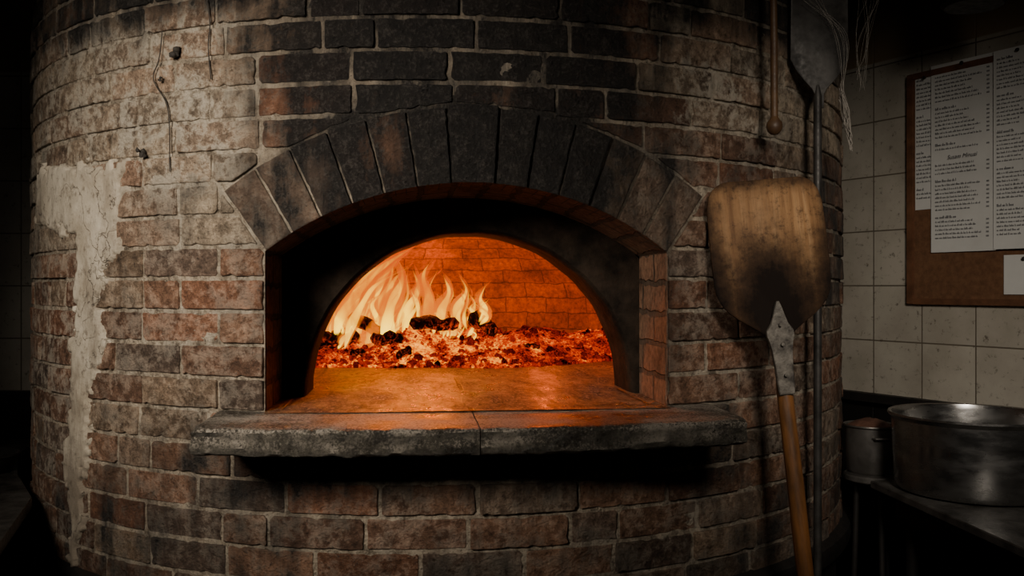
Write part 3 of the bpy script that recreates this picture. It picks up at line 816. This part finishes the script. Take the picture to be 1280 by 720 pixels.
b=MB(); v,f=tube([(-.02,-.069,.11),(-.018,-.088,.112),(.018,-.088,.112),(.02,-.069,.11)],.0035,8); b.add(v,f); b.build('handle',M_dirty,sp,60)
# right table
tb=thing('steel_table','dark greasy metal work table at the right under the big pot','table',(1.5,2.3,0))
def L(ps): return [(x-1.5,y-2.3) for x,y in ps]
b=MB(); v,f=prism(L([(1.115,1.5),(2.25,1.5),(1.66,2.54),(1.48,2.84),(1.20,2.66),(1.025,2.63)]),TZ-.022,TZ,.003); b.add(v,f); b.build('top',M_counter,tb,30)
b=MB(); v,f=prism(L([(1.16,1.55),(2.17,1.55),(1.62,2.50),(1.45,2.76),(1.22,2.6),(1.075,2.58)]),TZ-.10,TZ-.022,.003); b.add(v,f); b.build('apron',M_black,tb,30)
for x,y in ((1.18,1.6),(2.08,1.6),(1.11,2.55),(1.46,2.68)):
    b=MB(); v,f=tube([(x-1.5,y-2.3,TZ-.1),(x-1.5,y-2.3,0)],.018,12); b.add(v,f); b.build('leg',M_black,tb,50)
b=MB(); v,f=prism(L([(1.18,1.6),(2.08,1.6),(1.46,2.66),(1.13,2.52)]),.28,.30,.003); b.add(v,f); b.build('lower_shelf',M_black,tb,30)
bp=thing('stock_pot','large wide stainless steel pot on the right table','pot',(1.252,2.49,TZ))
b=MB(); v,f=lathe([(.001,0),(.178,0),(.194,.006),(.202,.022),(.206,.10),(.209,.195),(.216,.202),(.220,.207),(.217,.212),(.209,.210),(.205,.195),(.202,.10),(.196,.024),(.18,.010),(.001,.008)],96); b.add(v,f); b.build('body',M_steel,bp,30)
for a in (R_(-12),):
    b=MB(); c_,s_=math.cos(a),math.sin(a)
    def q(r,t,z): return (r*c_-t*s_,r*s_+t*c_,z)
    pts=[q(.205,-.045,.15),q(.232,-.042,.155),q(.245,-.025,.157),q(.247,0,.158),q(.245,.025,.157),q(.232,.042,.155),q(.205,.045,.15)]
    v,f=tube(pts,.006,10); b.add(v,f); b.build('handle',M_dsteel,bp,60)
# left counter
lc=thing('side_counter','dark greasy counter at the left edge of the photo','counter',(-1.7,2.3,0))
def L2(ps): return [(x+1.7,y-2.3) for x,y in ps]
b=MB(); v,f=prism(L2([(-2.4,1.6),(-1.02,1.75),(-1.262,2.42),(-1.46,2.72),(-1.64,3.05),(-1.72,3.35),(-2.4,3.35)]),TZ-.03,TZ,.003); b.add(v,f); b.build('top',M_counter,lc,30)
b=MB(); v,f=prism(L2([(-2.35,1.7),(-1.12,1.84),(-1.32,2.42),(-1.52,2.74),(-1.70,3.07),(-1.76,3.3),(-2.35,3.3)]),.08,TZ-.03,.003); b.add(v,f); b.build('cabinet_body',M_black,lc,30)
b=MB(); v,f=prism(L2([(-2.3,1.8),(-1.22,1.92),(-1.40,2.42),(-1.78,3.1),(-2.3,3.2)]),0,.08,.003); b.add(v,f); b.build('base',M_black,lc,30)
bw=thing('dark_pan','dark metal pan on the left counter beside the oven','pan',(-1.60,2.74,TZ))
b=MB(); v,f=lathe([(.001,0),(.085,0),(.1,.01),(.115,.05),(.122,.052),(.118,.056),(.11,.05),(.095,.012),(.001,.006)],48); b.add(v,f); b.build('body',M_dsteel,bw,35)
b=MB(); v,f=tube([(-.115,0,.045),(-.2,-.01,.06),(-.3,-.02,.07)],[.008,.007,.009],10); b.add(v,f); b.build('handle',M_black,bw,50)
# duct
du=thing('extractor_duct','dark extractor duct hanging from ceiling at the top right corner','duct',(1.28,2.55,0))
b=MB(); v,f=lathe([(.001,EZ+.78),(.075,EZ+.78),(.085,EZ+.79),(.085,EZ+.82),(.07,EZ+.83),(.07,2.62)],36); b.add(v,f); b.build('pipe',M_black,du,40)
# cobwebs and cords
def strand(b,pix,dd,r=.0012):
    P=catmull([at(px,py,dd) for px,py in pix],14); v,f=tube(P,r,5); b.add(v,f)
b=MB(); rd=random.Random(4)
for k in range(26):
    x=rd.uniform(1052,1062); strand(b,[(1052+rd.uniform(-4,4),106+rd.uniform(-6,20)),(x,128+rd.uniform(0,20)),(1058+rd.uniform(-3,5),150+rd.uniform(0,12)),(1063+rd.uniform(-2,3),168+rd.uniform(0,22))],2.34+rd.uniform(-.01,.01),rd.uniform(.0004,.0012))
for k in range(8): strand(b,[(1000+rd.uniform(0,30),0),(1040+rd.uniform(0,20),50+rd.uniform(-10,10)),(1054,110)],2.33,.0003)
o=b.build('cobweb',M_web); tag(o,'ragged pale cobweb hanging from the steel peel blade','cobweb')
b=MB()
for k in range(12): strand(b,[(1085+rd.uniform(-12,14),0),(1078+rd.uniform(-8,8),50+rd.uniform(-20,20)),(1072+rd.uniform(-4,12),90+rd.uniform(0,30))],2.5,rd.uniform(.0002,.0004))
o=b.build('cobweb',M_web); tag(o,'thin wispy cobweb threads at the top between peel and notice board','cobweb')
def cord(pts,r,label,blob=()):
    b=MB(); P=[]
    for px,py in pts:
        s,z=hit(px,py); q=cyl(s,z,.010); x,y=q[0],q[1]; P.append(Vector((CX+x*ca-y*sa,CY+x*sa+y*ca,q[2])))
    Q=catmull(P,24); v,f=tube(Q,r,6,1,.3); b.add(v,f)
    for px,py,rr in blob:
        s,z=hit(px,py); q=cyl(s,z,.012); x,y=q[0],q[1]; c=Vector((CX+x*ca-y*sa,CY+x*sa+y*ca,q[2]))
        for j in range(6):
            cc_=c+Vector((rd.uniform(-1,1),rd.uniform(-.3,.3),rd.uniform(-1,1)))*rr*.6
            b.add([cc_+p_*rr*rd.uniform(.3,.75) for p_ in iv],iff)
    o=b.build('cord',M_cord,None,60); tag(o,label,'cord',group='greasy cords on the upper left bricks')
cord([(262,0),(266,30),(264,60),(267,100)],.0014,'short straight dark cord at top left above the arch')
cord([(207,40),(203,75),(196,100),(212,130),(216,165),(216,215)],.0013,'long crooked dark cord down the upper left bricks',[(224,66,.013),(181,192,.013),(205,100,.006)])
# ------------------------------------------------------------ lights
def light(kind,name,loc,energy,color,target=None,**k):
    l=bpy.data.lights.new(name,kind); l.energy=energy; l.color=color
    for a,b_ in k.items(): setattr(l,a,b_)
    o=bpy.data.objects.new(name,l); col.objects.link(o); o.location=loc
    if target is not None: o.rotation_euler=(Vector(target)-Vector(loc)).to_track_quat('-Z','Y').to_euler()
    return o
light('SPOT','key_light',(-1.1,.0,EZ+.75),320,(1,.89,.75),(-.55,2.2,EZ+.08),spot_size=R_(50),spot_blend=1,shadow_soft_size=.32)
light('SPOT','fill_light',(.70,.2,EZ+.80),115,(1,.90,.77),(1.0,2.45,EZ-.07),spot_size=R_(47),spot_blend=1,shadow_soft_size=.22)
for px,py,d,e in ((450,368,3.46,58),(545,372,3.46,19),(495,342,3.46,19)):
    light('POINT','fire_light',at(px,py,d),e,(1,.175,.005),shadow_soft_size=.03)
light('POINT','ember_light',at(680,390,3.6),3.2,(1,.12,.004),shadow_soft_size=.02)
w=bpy.data.worlds.new('World'); bpy.context.scene.world=w; w.use_nodes=True
w.node_tree.nodes['Background'].inputs[0].default_value=(.82,.75,.68,1); w.node_tree.nodes['Background'].inputs[1].default_value=.014
cam=bpy.data.cameras.new('Camera'); cam.sensor_width=36; cam.lens=F/1280*36; co=bpy.data.objects.new('Camera',cam); col.objects.link(co)
co.location=(0,0,EZ); co.rotation_euler=(R_(90),0,0); cam.clip_start=.05
bpy.context.scene.camera=co
